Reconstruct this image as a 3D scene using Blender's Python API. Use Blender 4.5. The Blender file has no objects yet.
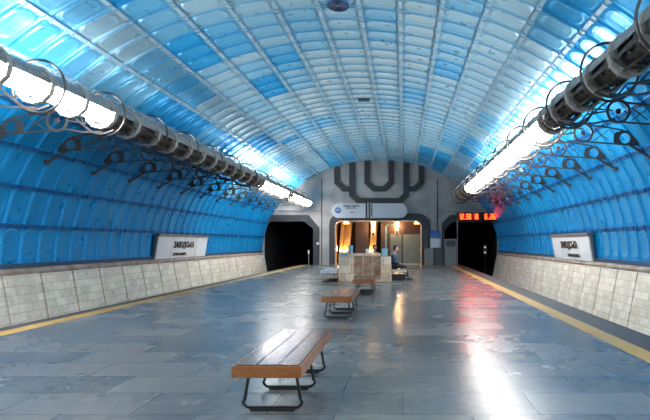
import bpy, bmesh, math, random
import numpy as np
from mathutils import Vector, Matrix
random.seed(7)
PI = math.pi
S = bpy.context.scene
C = S.collection

# ------------------------------------------------------------------ camera
H = 1.5            # eye height above the platform
cam = bpy.data.objects.new('camera', bpy.data.cameras.new('camera'))
C.objects.link(cam)
cam.location = (0, 0, H)
cam.rotation_euler = (PI/2, 0, 0)
cam.data.sensor_width = 36
cam.data.lens = 480/650*36
cam.data.shift_x = -78/650
cam.data.shift_y = 33/650
cam.data.clip_end = 300
S.camera = cam

# ------------------------------------------------------------------ world + exposure
w = bpy.data.worlds.new('world'); S.world = w; w.use_nodes = True
w.node_tree.nodes['Background'].inputs[0].default_value = (.02, .03, .05, 1)
w.node_tree.nodes['Background'].inputs[1].default_value = .3
S.view_settings.view_transform = 'Standard'
S.view_settings.look = 'None'
S.view_settings.gamma = 1
S.view_settings.use_curve_mapping = False
S.view_settings.exposure = 0.38
UP = 14.0         # watts per metre of the fill lights added to brighten the vault
LAMP = 31.0        # strength of the lit tube modules

# ------------------------------------------------------------------ materials
def mat(name, col, rough=.5, metal=0., noise=None, col2=None, bump=0., nscale=None, emit=None, spec=None, stretch=(1,1,1)):
    m = bpy.data.materials.new(name); m.use_nodes = True
    N = m.node_tree.nodes; L = m.node_tree.links; b = N['Principled BSDF']
    b.inputs['Base Color'].default_value = (*col, 1)
    b.inputs['Roughness'].default_value = rough
    b.inputs['Metallic'].default_value = metal
    if spec is not None: b.inputs['Specular IOR Level'].default_value = spec
    if emit:
        b.inputs['Emission Color'].default_value = (*emit[0], 1); b.inputs['Emission Strength'].default_value = emit[1]
    if noise:
        tc = N.new('ShaderNodeTexCoord'); mp = N.new('ShaderNodeMapping'); mp.inputs['Scale'].default_value = stretch
        L.new(tc.outputs['Object'], mp.inputs[0])
        n = N.new('ShaderNodeTexNoise'); n.inputs['Scale'].default_value = noise; n.inputs['Detail'].default_value = 6
        L.new(mp.outputs[0], n.inputs['Vector'])
        r = N.new('ShaderNodeValToRGB'); r.color_ramp.elements[0].position = .3; r.color_ramp.elements[1].position = .7
        r.color_ramp.elements[0].color = (*col, 1); r.color_ramp.elements[1].color = (*(col2 or [c*.7 for c in col]), 1)
        L.new(n.outputs[0], r.inputs[0]); L.new(r.outputs[0], b.inputs['Base Color'])
        if bump:
            bp = N.new('ShaderNodeBump'); bp.inputs['Strength'].default_value = bump; bp.inputs['Distance'].default_value = .02
            L.new(n.outputs[0], bp.inputs['Height']); L.new(bp.outputs[0], b.inputs['Normal'])
    return m

def vault_mat():
    m = bpy.data.materials.new('blue anodised panels'); m.use_nodes = True
    N = m.node_tree.nodes; L = m.node_tree.links; b = N['Principled BSDF']
    a = N.new('ShaderNodeAttribute'); a.attribute_name = 'tint'
    r = N.new('ShaderNodeValToRGB'); e = r.color_ramp.elements
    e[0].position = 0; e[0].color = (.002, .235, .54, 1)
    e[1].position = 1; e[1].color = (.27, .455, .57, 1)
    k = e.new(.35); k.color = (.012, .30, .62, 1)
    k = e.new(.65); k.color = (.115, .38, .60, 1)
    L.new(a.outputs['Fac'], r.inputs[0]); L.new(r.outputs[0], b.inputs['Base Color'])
    b.inputs['Metallic'].default_value = .3
    tc = N.new('ShaderNodeTexCoord'); n = N.new('ShaderNodeTexNoise'); n.inputs['Scale'].default_value = 3
    L.new(tc.outputs['Object'], n.inputs['Vector'])
    mr = N.new('ShaderNodeMapRange'); mr.inputs[3].default_value = .22; mr.inputs[4].default_value = .38
    L.new(n.outputs[0], mr.inputs[0]); L.new(mr.outputs[0], b.inputs['Roughness'])
    return m

def slab_mat(name, cols, bw, bh, mortar, mcol, rough, sc=(1,1,1), use='xy', dirt=None, off=.5, rvar=.1, msize=.012, bump=.3):
    """stone blocks: brick texture on object coordinates plus grain"""
    m = bpy.data.materials.new(name); m.use_nodes = True
    N = m.node_tree.nodes; L = m.node_tree.links; b = N['Principled BSDF']
    tc = N.new('ShaderNodeTexCoord'); sp = N.new('ShaderNodeSeparateXYZ'); cb = N.new('ShaderNodeCombineXYZ')
    L.new(tc.outputs['Object'], sp.inputs[0])
    ix = {'x':0, 'y':1, 'z':2}
    L.new(sp.outputs[ix[use[0]]], cb.inputs[0]); L.new(sp.outputs[ix[use[1]]], cb.inputs[1])
    br = N.new('ShaderNodeTexBrick'); br.offset = off; br.inputs['Scale'].default_value = 1
    br.inputs['Brick Width'].default_value = bw; br.inputs['Row Height'].default_value = bh
    br.inputs['Mortar Size'].default_value = msize; br.inputs['Mortar Smooth'].default_value = .2
    br.inputs['Color1'].default_value = (0, 0, 0, 1); br.inputs['Color2'].default_value = (1, 1, 1, 1)
    br.inputs['Mortar'].default_value = (.5, .5, .5, 1)
    L.new(cb.outputs[0], br.inputs['Vector'])
    r = N.new('ShaderNodeValToRGB'); e = r.color_ramp.elements
    e[0].color = (*cols[0], 1); e[1].color = (*cols[-1], 1)
    for i, c in enumerate(cols[1:-1]):
        k = e.new((i+1)/(len(cols)-1)); k.color = (*c, 1)
    L.new(br.outputs['Color'], r.inputs[0])
    n = N.new('ShaderNodeTexNoise'); n.inputs['Scale'].default_value = 1.6; n.inputs['Detail'].default_value = 4; n.inputs['Roughness'].default_value = .55
    L.new(tc.outputs['Object'], n.inputs['Vector'])
    n2 = N.new('ShaderNodeTexNoise'); n2.inputs['Scale'].default_value = 9; n2.inputs['Detail'].default_value = 3
    L.new(tc.outputs['Object'], n2.inputs['Vector'])
    mx = N.new('ShaderNodeMix'); mx.data_type = 'RGBA'; mx.blend_type = 'MIX'
    mr = N.new('ShaderNodeMapRange'); mr.inputs[1].default_value = .45; mr.inputs[2].default_value = .75; mr.inputs[4].default_value = .75
    L.new(n.outputs[0], mr.inputs[0]); L.new(mr.outputs[0], mx.inputs[0])
    L.new(r.outputs[0], mx.inputs[6]); mx.inputs[7].default_value = (*(dirt or [c*.6 for c in cols[0]]), 1)
    mg = N.new('ShaderNodeMix'); mg.data_type = 'RGBA'; mg.blend_type = 'OVERLAY'; mg.inputs[0].default_value = .35
    L.new(mx.outputs[2], mg.inputs[6]); L.new(n2.outputs[0], mg.inputs[7])
    mm = N.new('ShaderNodeMix'); mm.data_type = 'RGBA'
    L.new(br.outputs['Fac'], mm.inputs[0]); L.new(mg.outputs[2], mm.inputs[6]); mm.inputs[7].default_value = (*mcol, 1)
    L.new(mm.outputs[2], b.inputs['Base Color'])
    rr = N.new('ShaderNodeMapRange'); rr.inputs[3].default_value = rough; rr.inputs[4].default_value = rough+rvar
    L.new(n.outputs[0], rr.inputs[0])
    ra = N.new('ShaderNodeMath'); ra.operation = 'MULTIPLY_ADD'; ra.inputs[1].default_value = rvar*.8
    L.new(br.outputs['Color'], ra.inputs[0]); L.new(rr.outputs[0], ra.inputs[2]); L.new(ra.outputs[0], b.inputs['Roughness'])
    bp = N.new('ShaderNodeBump'); bp.inputs['Strength'].default_value = bump; bp.inputs['Distance'].default_value = .004; bp.invert = True
    L.new(br.outputs['Fac'], bp.inputs['Height']); L.new(bp.outputs[0], b.inputs['Normal'])
    return m

def wood_mat(name, c1, c2, rough, stretch):
    m = mat(name, c1, rough, 0, 6, c2, .15, stretch=stretch)
    m.node_tree.nodes['Principled BSDF'].inputs['Coat Weight'].default_value = .25
    m.node_tree.nodes['Principled BSDF'].inputs['Coat Roughness'].default_value = .15
    return m

M = dict(
    vault=vault_mat(),
    rib=mat('pale blue rib metal', (.38, .55, .65), .35, .4, 4, (.27, .44, .55)),
    rib_blue=mat('saturated blue rib metal', (.01, .14, .36), .35, .4, 4, (.008, .10, .28)),
    clip=mat('rib connector metal', (.07, .10, .13), .45, .6),
    backing=mat('vault backing', (.02, .06, .12), .6, .2),
    floor=slab_mat('granite platform', [(.078, .090, .098), (.10, .112, .12), (.118, .125, .127), (.14, .143, .14)], 1.2, .6, 0, (.045, .05, .052), .215, use='xy', dirt=(.17, .165, .15), rvar=.055, msize=.005, bump=.1),
    edge=mat('dark rough edge strip', (.075, .068, .062), .6, 0, 5, (.05, .045, .04), .3),
    yellow=mat('worn yellow paint', (.58, .32, .05), .45, 0, 8, (.42, .26, .08)),
    wallstone=slab_mat('limestone blocks', [(.58, .525, .43), (.66, .61, .51), (.74, .69, .59)], .42, .215, 0, (.34, .30, .24), .5, use='yz', dirt=(.42, .37, .29), msize=.007),
    ledge=mat('dusty ledge concrete', (.36, .32, .27), .8, 0, 2.5, (.20, .13, .09), .5),
    concrete=mat('grey cast concrete', (.46, .445, .42), .75, 0, 1.1, (.29, .285, .28), .4),
    darkconc=mat('dark painted concrete', (.052, .056, .062), .6, 0, 3, (.038, .04, .045)),
    band=mat('dark relief band', (.030, .033, .038), .6, 0, 4, (.045, .047, .05)),
    black=mat('tunnel black', (.004, .005, .007), .9),
    pit=mat('track ballast', (.02, .018, .016), .9, 0, 20, (.01, .009, .008), .6),
    steel=mat('brushed grey steel', (.46, .43, .40), .38, .7, 9, (.28, .26, .24)),
    steel_pale=mat('pale cage steel', (.48, .44, .39), .5, .25, 9, (.34, .31, .28)),
    steel_dark=mat('dark oily steel', (.045, .042, .04), .45, .6, 12, (.10, .09, .08)),
    iron=mat('black painted iron', (.012, .013, .015), .4, .2),
    ironpale=mat('grey bracket iron', (.085, .075, .068), .4, .5),
    lamp=mat('lit lamp tube', (.9, .9, .9), .4, emit=((1, .97, .93), LAMP)),
    seat=wood_mat('varnished dark wood', (.13, .036, .014), (.045, .013, .006), .22, (9, .5, 9)),
    apron=wood_mat('orange brown wood', (.27, .085, .013), (.16, .05, .009), .38, (1, 1, 7)),
    lit_apron=mat('bench edge painted as lit', (.50, .44, .38), .4, 0, 5, (.40, .34, .28)),  # pale tone stands in for light falling on the bench apron
    white=mat('white sign panel', (.74, .76, .78), .3, 0, 1.5, (.66, .67, .68)),
    frame_grey=mat('sign frame grey', (.10, .11, .13), .5, .3),
    ink=mat('brown black lettering', (.035, .02, .015), .5),
    marble=slab_mat('veined beige stone', [(.66, .46, .30), (.74, .58, .42), (.80, .68, .54)], .5, .327, 0, (.38, .29, .21), .3, use='xz', dirt=(.30, .20, .13)),
    marble_red=mat('brown marble infill', (.26, .12, .06), .25, 0, 2, (.46, .32, .22), stretch=(1.4, 1, 2)),
    glass_blue=mat('blue frosted glass', (.22, .42, .52), .25),
    copper=mat('copper rim', (.80, .50, .34), .25, .8),
    gold=mat('golden leaning pylon', (.75, .42, .15), .4, .3),
    brown=mat('dark brown lobby panel', (.055, .03, .024), .5),
    doorgrey=mat('grey steel doors', (.20, .235, .215), .45, .2, 2, (.15, .175, .16)),
    warm=mat('warm sconce', (.9, .6, .3), .4, emit=((1, .50, .14), 9)),
    warmcore=mat('warm sconce core', (.9, .7, .4), .4, emit=((1, .72, .34), 22)),
    signblue=mat('pale sign board', (.50, .54, .58), .3),
    logo=mat('blue emblem', (.03, .13, .36), .4),
    cabinet=mat('pale grey cabinet', (.20, .22, .21), .5, 0, 3, (.15, .165, .16)),
    cabdark=mat('dark grey cabinet', (.05, .055, .065), .45),
    clockbox=mat('clock housing', (.02, .01, .012), .35),
    led=mat('red orange led digits', (.9, .1, .02), .4, emit=((1, .018, .003), 22)),
    ledglow=mat('red led backing', (.08, .004, .004), .3, emit=((1, .01, .02), .18)),
    skin=mat('skin', (.45, .27, .19), .5),
    hair=mat('dark hair', (.018, .013, .010), .6),
    jacket=mat('navy jacket', (.018, .04, .10), .7, 0, 20, (.028, .055, .12)),
    trousers=mat('dark trousers', (.010, .012, .022), .7),
    shoe=mat('black shoe', (.006, .006, .006), .35),
    bag=mat('black bag', (.008, .008, .009), .5),
    lens=mat('signal lens', (.5, .4, .3), .3, emit=((1, .7, .4), .6)),
)

# ------------------------------------------------------------------ helpers
def tag(o, label, cat, group=None):
    o['label'] = label; o['category'] = cat
    if group: o['group'] = group
    return o
def struct(o):
    o['kind'] = 'structure'; return o
def link(name, me, m, parent=None, smooth=False, bevel=0):
    o = bpy.data.objects.new(name, me); C.objects.link(o)
    if not isinstance(m, (list, tuple)): m = [m]
    me.materials.clear()
    for k in m: me.materials.append(k)
    if smooth: me.polygons.foreach_set('use_smooth', [True]*len(me.polygons))
    if parent: o.parent = parent
    if bevel:
        b = o.modifiers.new('bevel', 'BEVEL'); b.width = bevel; b.segments = 2; b.limit_method = 'ANGLE'
    return o
def empty(name, loc=(0,0,0), rz=0, label=None, cat=None, group=None):
    o = bpy.data.objects.new(name, None); C.objects.link(o); o.location = loc; o.rotation_euler = (0,0,rz)
    o.empty_display_size = .1
    if label: tag(o, label, cat, group)
    return o
class MB:
    def __init__(s): s.bm = bmesh.new(); s.mi = 0
    def _f(s, vs):
        try: f = s.bm.faces.new(vs); f.material_index = s.mi; return f
        except ValueError: return None
    def hexa(s, p):      # 8 points: bottom 4 ccw, top 4
        v = [s.bm.verts.new(q) for q in p]
        for a in ((3,2,1,0),(4,5,6,7),(0,1,5,4),(1,2,6,5),(2,3,7,6),(3,0,4,7)): s._f([v[i] for i in a])
        return s
    def box(s, x0, x1, y0, y1, z0, z1):
        return s.hexa([(x0,y0,z0),(x1,y0,z0),(x1,y1,z0),(x0,y1,z0),(x0,y0,z1),(x1,y0,z1),(x1,y1,z1),(x0,y1,z1)])
    def obox(s, c, ax, ay, az):      # centre and three half-vectors
        c, ax, ay, az = map(Vector, (c, ax, ay, az))
        return s.hexa([c-ax-ay-az, c+ax-ay-az, c+ax+ay-az, c-ax+ay-az, c-ax-ay+az, c+ax-ay+az, c+ax+ay+az, c-ax+ay+az])
    def tube(s, pts, r, n=8, closed=False):
        pts = [Vector(p) for p in pts]; rs = r if isinstance(r, (list, tuple)) else [r]*len(pts)
        rings = []; N = len(pts); prev = None
        for i, p in enumerate(pts):
            if closed: d = (pts[(i+1)%N]-pts[i-1])
            else: d = pts[min(i+1, N-1)]-pts[max(i-1, 0)]
            d.normalize()
            if prev is None:
                u = d.orthogonal().normalized()
            else:
                u = prev-d*prev.dot(d); u.normalize()
            prev = u; v = d.cross(u)
            rings.append([s.bm.verts.new(p+(u*math.cos(2*PI*k/n)+v*math.sin(2*PI*k/n))*rs[i]) for k in range(n)])
        for i in range(N if closed else N-1):
            a, b = rings[i], rings[(i+1)%N]
            sh = 0
            if closed and i == N-1:
                sh = min(range(n), key=lambda q: (a[0].co-b[q].co).length)
            for k in range(n): s._f([a[k], a[(k+1)%n], b[(k+1+sh)%n], b[(k+sh)%n]])
        if not closed:
            s._f(rings[0][::-1]); s._f(rings[-1])
        return s
    def ycyl(s, x, z, r, y0, y1, n=24, a0=0, a1=2*PI, r2=None, cap=True):
        """solid cylinder along Y, or a curved shell r..r2 over a0..a1"""
        if r2 is None:
            return s.tube([(x,y0,z),(x,y1,z)], r, n)
        full = abs(a1-a0-2*PI) < 1e-6
        k = n if full else n+1
        R = []
        for (rr, yy) in ((r,y0),(r2,y0),(r2,y1),(r,y1)):
            R.append([s.bm.verts.new((x+rr*math.cos(a0+(a1-a0)*i/n), yy, z+rr*math.sin(a0+(a1-a0)*i/n))) for i in range(k)])
        for i in range(n):
            j = (i+1) % k
            for a in range(4):
                b = (a+1) % 4
                s._f([R[a][i], R[a][j], R[b][j], R[b][i]])
        if not full:
            s._f([R[a][0] for a in range(4)]); s._f([R[a][-1] for a in (3,2,1,0)])
        return s
    def build(s, name, m, parent=None, smooth=False, bevel=0):
        bmesh.ops.recalc_face_normals(s.bm, faces=s.bm.faces)
        me = bpy.data.meshes.new(name); s.bm.to_mesh(me); s.bm.free()
        o = link(name, me, m, parent, False, bevel)
        if smooth:
            me.polygons.foreach_set('use_smooth', [True]*len(me.polygons))
            me.set_sharp_from_angle(angle=math.radians(40))
        return o
def plate(name, polys, depth, m, parent=None, mtx=None, bevel=0, res=1):
    """flat shape with holes (2D loops), extruded to depth, placed by mtx (local xy plane)"""
    cu = bpy.data.curves.new(name, 'CURVE'); cu.dimensions = '2D'; cu.fill_mode = 'BOTH'
    cu.extrude = depth/2; cu.bevel_depth = bevel
    for p in polys:
        sp = cu.splines.new('POLY'); sp.points.add(len(p)-1); sp.use_cyclic_u = True
        for i, q in enumerate(p): sp.points[i].co = (q[0], q[1], 0, 1)
    tmp = bpy.data.objects.new('tmp', cu); me = bpy.data.meshes.new_from_object(tmp)
    bpy.data.objects.remove(tmp); bpy.data.curves.remove(cu)
    me.name = name
    if mtx: me.transform(mtx)
    return link(name, me, m, parent)
def text(name, body, size, depth, m, mtx, parent=None, sx=1., align='CENTER', off=0., spacing=1.):
    cu = bpy.data.curves.new(name, 'FONT'); cu.body = body; cu.size = size; cu.extrude = depth/2
    cu.align_x = align; cu.align_y = 'CENTER'; cu.offset = off; cu.resolution_u = 3; cu.space_character = spacing
    tmp = bpy.data.objects.new('tmp', cu); C.objects.link(tmp)
    bpy.context.view_layer.update()
    me = bpy.data.meshes.new_from_object(tmp.evaluated_get(bpy.context.evaluated_depsgraph_get()))
    bpy.data.objects.remove(tmp); bpy.data.curves.remove(cu)
    me.transform(mtx @ Matrix.Diagonal((sx, 1, 1, 1)))
    me.name = name
    return link(name, me, m, parent)
XZ = Matrix(((1,0,0,0),(0,0,-1,0),(0,1,0,0),(0,0,0,1)))       # local x->X, y->Z, z->-Y (front faces the camera)
def circ(x, y, r, n=24): return [(x+r*math.cos(2*PI*i/n), y+r*math.sin(2*PI*i/n)) for i in range(n)]
def rrect(x0, x1, y0, y1, r, n=6, corners=(1,1,1,1)):
    out = []
    for k, (cx, cy, a) in enumerate(((x1-r, y1-r, 0), (x0+r, y1-r, PI/2), (x0+r, y0+r, PI), (x1-r, y0+r, 1.5*PI))):
        if corners[k]:
            for i in range(n+1): out.append((cx+r*math.cos(a+PI/2*i/n), cy+r*math.sin(a+PI/2*i/n)))
        else:
            out.append(((x1, y1), (x0, y1), (x0, y0), (x1, y0))[k])
    return out
def E(x, Y=33.0): return (x-403)*Y/480            # measured picture column -> metres at that distance
def Z(y, Y=33.0): return H+(243-y)*Y/480

# ------------------------------------------------------------------ vault profile
CX = -1.55; A = 8.15; B = 6.25; Z0 = .95; YE = 33.0; Y_BACK = -18.0
tt = np.linspace(-PI/2, PI/2, 4001)
px = CX+A*np.sin(tt); pz = Z0+B*np.cos(tt)
seg = np.hypot(np.diff(px), np.diff(pz)); arc = np.concatenate([[0], np.cumsum(seg)]); LT = arc[-1]
ROWS = 23; SP = LT/ROWS; PITCH = .6133
nx = -(px-CX)/A**2; nz = -(pz-Z0)/B**2; nn = np.hypot(nx, nz); nx /= nn; nz /= nn      # inward normal
def vault(s, off=0.):
    x = np.interp(s, arc, px); z = np.interp(s, arc, pz)
    a = np.interp(s, arc, nx); b = np.interp(s, arc, nz)
    return x+a*off, z+b*off, a, b

def sstep(x): x = np.clip(x, 0, 1); return x*x*(3-2*x)
def vault_mesh(name, y0, n_pan, nu, nv):
    us = np.linspace(0, 1, nu+1); vs = np.concatenate([[0, .018, .04], np.linspace(.085, .915, nv-5), [.96, .982, 1]])
    rng = np.random.RandomState(3)
    # tints: lower rows saturated, crown pale, in between mixed clusters
    NY = 140
    g = rng.rand(ROWS+8, NY//3+8)
    V = []; F = []; T = []; base = 0
    U, W = np.meshgrid(us, vs, indexing='ij')
    for r in range(ROWS):
        for k in range(n_pan):
            s0 = r*SP; yy0 = y0+k*PITCH
            a = U*SP; b = W*PITCH
            ka = int(round((yy0+20)/PITCH))
            d = np.hypot(np.maximum(np.abs(a-SP/2)-(SP/2-.085-.19), 0), np.maximum(np.abs(b-PITCH/2)-(PITCH/2-.055-.19), 0))-.19
            h = .026*sstep(-d/.03)
            d2 = np.hypot(np.maximum(np.abs(a-SP/2)-(SP/2-.13-.17), 0), np.maximum(np.abs(b-PITCH/2)-(PITCH/2-.10-.17), 0))-.17
            h = h+.020*np.exp(-(d2/.020)**2)-.010*sstep(-d2/.12)
            h = h*(.45+.55*float(sstep(((1-abs(r-11)/11.0)-.25)/.2)))
            h = h+0.062*sstep(1.15-np.minimum(b, PITCH-b)/.022)
            x, z, p, q = vault(s0+a, h-.02)
            y = yy0+b
            V.append(np.stack([x, y, z], -1).reshape(-1, 3))
            idx = (np.arange(nu)[:, None]*(nv+1)+np.arange(nv)[None, :]).reshape(-1)
            F.append(np.stack([idx, idx+1, idx+nv+2, idx+nv+1], -1)+base)
            base += (nu+1)*(nv+1)
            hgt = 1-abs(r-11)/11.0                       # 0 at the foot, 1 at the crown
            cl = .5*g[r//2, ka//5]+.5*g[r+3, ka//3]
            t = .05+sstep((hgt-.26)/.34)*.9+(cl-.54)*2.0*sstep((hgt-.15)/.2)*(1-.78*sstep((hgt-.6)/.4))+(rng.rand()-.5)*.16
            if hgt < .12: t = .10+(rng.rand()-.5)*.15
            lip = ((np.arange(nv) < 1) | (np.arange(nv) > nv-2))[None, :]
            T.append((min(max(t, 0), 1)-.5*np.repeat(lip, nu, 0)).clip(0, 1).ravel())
    V = np.concatenate(V); F = np.concatenate(F); T = np.concatenate(T)
    me = bpy.data.meshes.new(name)
    me.vertices.add(len(V)); me.vertices.foreach_set('co', V.ravel())
    me.loops.add(F.size); me.loops.foreach_set('vertex_index', F.ravel().astype(np.int32))
    me.polygons.add(len(F)); me.polygons.foreach_set('loop_start', np.arange(0, F.size, 4, dtype=np.int32))
    me.update(calc_edges=True)
    at = me.attributes.new('tint', 'FLOAT', 'FACE'); at.data.foreach_set('value', T.astype(np.float32))
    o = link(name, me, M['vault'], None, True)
    return struct(o)
NP = 40
Y_DET = YE-NP*PITCH
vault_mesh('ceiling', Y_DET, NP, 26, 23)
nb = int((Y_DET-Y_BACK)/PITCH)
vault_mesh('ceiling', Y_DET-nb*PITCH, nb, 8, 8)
Y_BACK = Y_DET-nb*PITCH
# solid backing shell behind the panels
mb = MB(); pr = []
for s in np.linspace(0, LT, 60):
    x, z, _, _ = vault(s, -.16); x2, z2, _, _ = vault(s, -.4)
    pr.append([mb.bm.verts.new(p) for p in ((x, Y_BACK, z), (x, YE, z), (x2, YE, z2), (x2, Y_BACK, z2))])
for a, b in zip(pr, pr[1:]):
    for i in range(4): mb._f([a[i], a[(i+1)%4], b[(i+1)%4], b[i]])
mb._f(pr[0]); mb._f(pr[-1][::-1])
struct(mb.build('ceiling', M['backing']))
# longitudinal ribs with their connectors
for r in range(1, ROWS):
    mb = MB(); s = r*SP
    x, z, a, b = [float(q) for q in vault(s, .012)]
    n = Vector((a, 0, b)); t = Vector((-b, 0, a))
    ym = (Y_BACK+YE)/2; yh = (YE-Y_BACK)/2
    mb.obox(Vector((x, ym, z)), t*.042, Vector((0, yh, 0)), n*.030)
    mb.mi = 1
    sg = 1 if x < CX else -1
    y = YE-.02
    while y > Y_DET-3:
        for dy in (-.085, .085):
            c = Vector((x, y+dy-PITCH/2*0, z))+n*.045
            mb.obox(c, t*.060, Vector((0, .022, 0)), n*.022)
        y -= PITCH
    struct(mb.build('trim_%d' % r, [M['rib_blue'] if r < 5 or r > ROWS-5 else M['rib'], M['clip']]))

# ------------------------------------------------------------------ platform, pits, side walls
PL, PR = -7.1, 3.98
mb = MB(); mb.box(PL+.62, PR-.9, Y_BACK, YE, -.25, 0); struct(mb.build('floor', M['floor']))
mb = MB(); mb.box(PL, PL+.3, Y_BACK, YE, -.25, 0); struct(mb.build('trim_30', M['edge']))
mb = MB(); mb.box(PL+.3, PL+.62, Y_BACK, YE, -.25, .002); struct(mb.build('trim_31', M['yellow']))
mb = MB(); mb.box(PR-.58, PR, Y_BACK, YE, -.25, 0); struct(mb.build('trim_32', M['edge']))
mb = MB(); mb.box(PR-.9, PR-.58, Y_BACK, YE, -.25, .002); struct(mb.build('trim_33', M['yellow']))
mb = MB(); mb.box(PL+.35, PR-.35, Y_BACK, YE, -1.35, -.25); struct(mb.build('wall_platform', M['darkconc']))
mb = MB(); mb.box(-10.6, 7.6, Y_BACK, 62, -1.6, -1.35); struct(mb.build('floor_track', M['pit']))

WT = .70
for side, sgn, xt, y_ph in (('left', -1, -9.58, 12.65), ('right', 1, 6.48, 13.2)):
    mb = MB()
    y = y_ph-1.22*25
    while y < YE:
        y0 = max(y+.04, Y_BACK); y1 = min(y+1.18, YE)
        if y1 > y0:
            tilt = .012
            def P(z, yy, out): return (xt-sgn*(.02+(WT-z)*.19)+sgn*out-(sgn*tilt if yy == y1 else 0), yy, z)
            mb.hexa([P(-1.35, y0, 0), P(-1.35, y1, 0), P(-1.35, y1, .15), P(-1.35, y0, .15),
                     P(WT, y0, 0), P(WT, y1, 0), P(WT, y1, .15), P(WT, y0, .15)])
        y += 1.22
    struct(mb.build('wall_'+side, M['wallstone']))
    mb = MB()      # dark backing in the joints
    mb.hexa([(xt-sgn*.34, Y_BACK, -1.35), (xt-sgn*.34, YE, -1.35), (xt+sgn*.6, YE, -1.35), (xt+sgn*.6, Y_BACK, -1.35),
             (xt+sgn*.05, Y_BACK, WT-.01), (xt+sgn*.05, YE, WT-.01), (xt+sgn*.6, YE, WT-.01), (xt+sgn*.6, Y_BACK, WT-.01)])
    struct(mb.build('wall_'+side, M['darkconc']))
    # ledge, slightly uneven
    mb = MB(); prev = None; rr = random.Random(5+sgn)
    y = Y_BACK
    while y <= YE+.01:
        j = rr.uniform(-.015, .015)
        ring = [mb.bm.verts.new(p) for p in ((xt-sgn*(.03+j), y, WT), (xt-sgn*(.05+j), y, WT+.08+j), (xt+sgn*.02, y, WT+.16+j),
                                              (xt+sgn*.14, y, .87), (xt+sgn*.5, y, .87), (xt+sgn*.5, y, WT))]
        if prev:
            for i in range(6): mb._f([prev[i], prev[(i+1)%6], ring[(i+1)%6], ring[i]])
        else: mb._f(ring)
        prev = ring; y += .51
    mb._f(prev)
    struct(mb.build('trim_%d' % (34 if sgn < 0 else 35), M['ledge'], smooth=True))
    mb = MB(); x0 = CX+sgn*(A+.02)
    mb.box(min(x0, x0-sgn*.10), max(x0, x0-sgn*.10), Y_BACK, YE, .87, .985)
    struct(mb.build('trim_%d' % (36 if sgn < 0 else 37), M['backing']))

# ------------------------------------------------------------------ end wall with the two tunnel mouths and the lobby opening
prof = [(float(vault(s, -.15)[0]), float(vault(s, -.15)[1])) for s in np.linspace(0, LT, 50)]
LJ, RJ = E(313.4), 2.86
outline = [(-9.9, -1.35)]+prof+[(6.8, -1.35)]
lo = [(LJ, -1.3), (LJ, 2.49), (E(304), 2.99), (-9.2, 2.99), (-9.65, 2.6), (-9.65, -1.3)]
ro = [(RJ, -1.3), (RJ, 2.40), (RJ+.55, 2.95), (6.1, 2.95), (6.55, 2.6), (6.55, -1.3)]
OX0, OX1, OZ1 = E(335.2), E(421.7), Z(220.5)
ctr = rrect(OX0, OX1, .06, OZ1, .45, corners=(1,1,0,0))
def at_y(y): return Matrix.Translation((0, y, 0)) @ XZ
struct(plate('wall_end', [outline, lo, ro, ctr], .5, M['concrete'], mtx=at_y(YE+.25)))
# dark frames round the openings
def frame_l(sgn, pts_in, pts_out): return pts_in+pts_out[::-1]
fl = [(LJ, 0), (LJ, 2.49), (E(304), 2.99), (-9.3, 2.99), (-9.3, 3.42), (E(308.6), 3.42), (E(319), 2.58), (E(319), 0)]
struct(plate('trim_40', [fl], .16, M['darkconc'], mtx=at_y(YE-.05)))
fr = [(RJ, 0), (RJ, 2.40), (RJ+.55, 2.95), (6.2, 2.95), (6.2, 3.42), (E(450), 3.42), (E(441.8), 2.87), (E(441.8), 0)]
struct(plate('trim_41', [fr], .16, M['darkconc'], mtx=at_y(YE-.05)))
fo = rrect(E(329.5), E(429.3), 0, Z(213.5), .75, corners=(1,1,0,0))
fi = rrect(OX0, OX1, 0, OZ1, .45, corners=(1,1,0,0))
fo2 = [p for p in fo]
fi2 = [(x, max(y, .0)) for x, y in fi]
ring = fo2[:]  # open at the floor: build as one C-shaped loop
i0 = fo.index(min(fo, key=lambda p: (p[1], p[0])))
def openloop(o, i):     # both lists run: right-top corner, left-top corner, left-bottom, right-bottom
    return [o[-1]]+o[:-1], [i[-1]]+i[:-1]
oo, ii = openloop(fo, fi)
struct(plate('trim_42', [oo+ii[::-1]], .16, M['darkconc'], mtx=at_y(YE-.06)))
ci = rrect(OX0+.09, OX1-.09, 0, OZ1-.09, .38, corners=(1,1,0,0))
a_, b_ = openloop(fi, ci)
struct(plate('trim_43', [a_+b_[::-1]], .50, M['copper'], mtx=at_y(YE+.02)))
# vertical joints of the cast wall
mb = MB()
for x in (321.8, 437.6):
    X = E(x); mb.box(X-.035, X+.035, YE-.012, YE+.01, 0, 5.9 if x < 400 else 5.9)
struct(mb.build('trim_44', M['darkconc']))
mb = MB(); mb.box(-9.0, E(321), YE-.14, YE+.01, Z(210)-.06, Z(210)+.06); mb.box(E(438.5), 5.9, YE-.14, YE+.01, Z(210)-.06, Z(210)+.06)
struct(mb.build('trim_45', M['concrete']))

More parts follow.
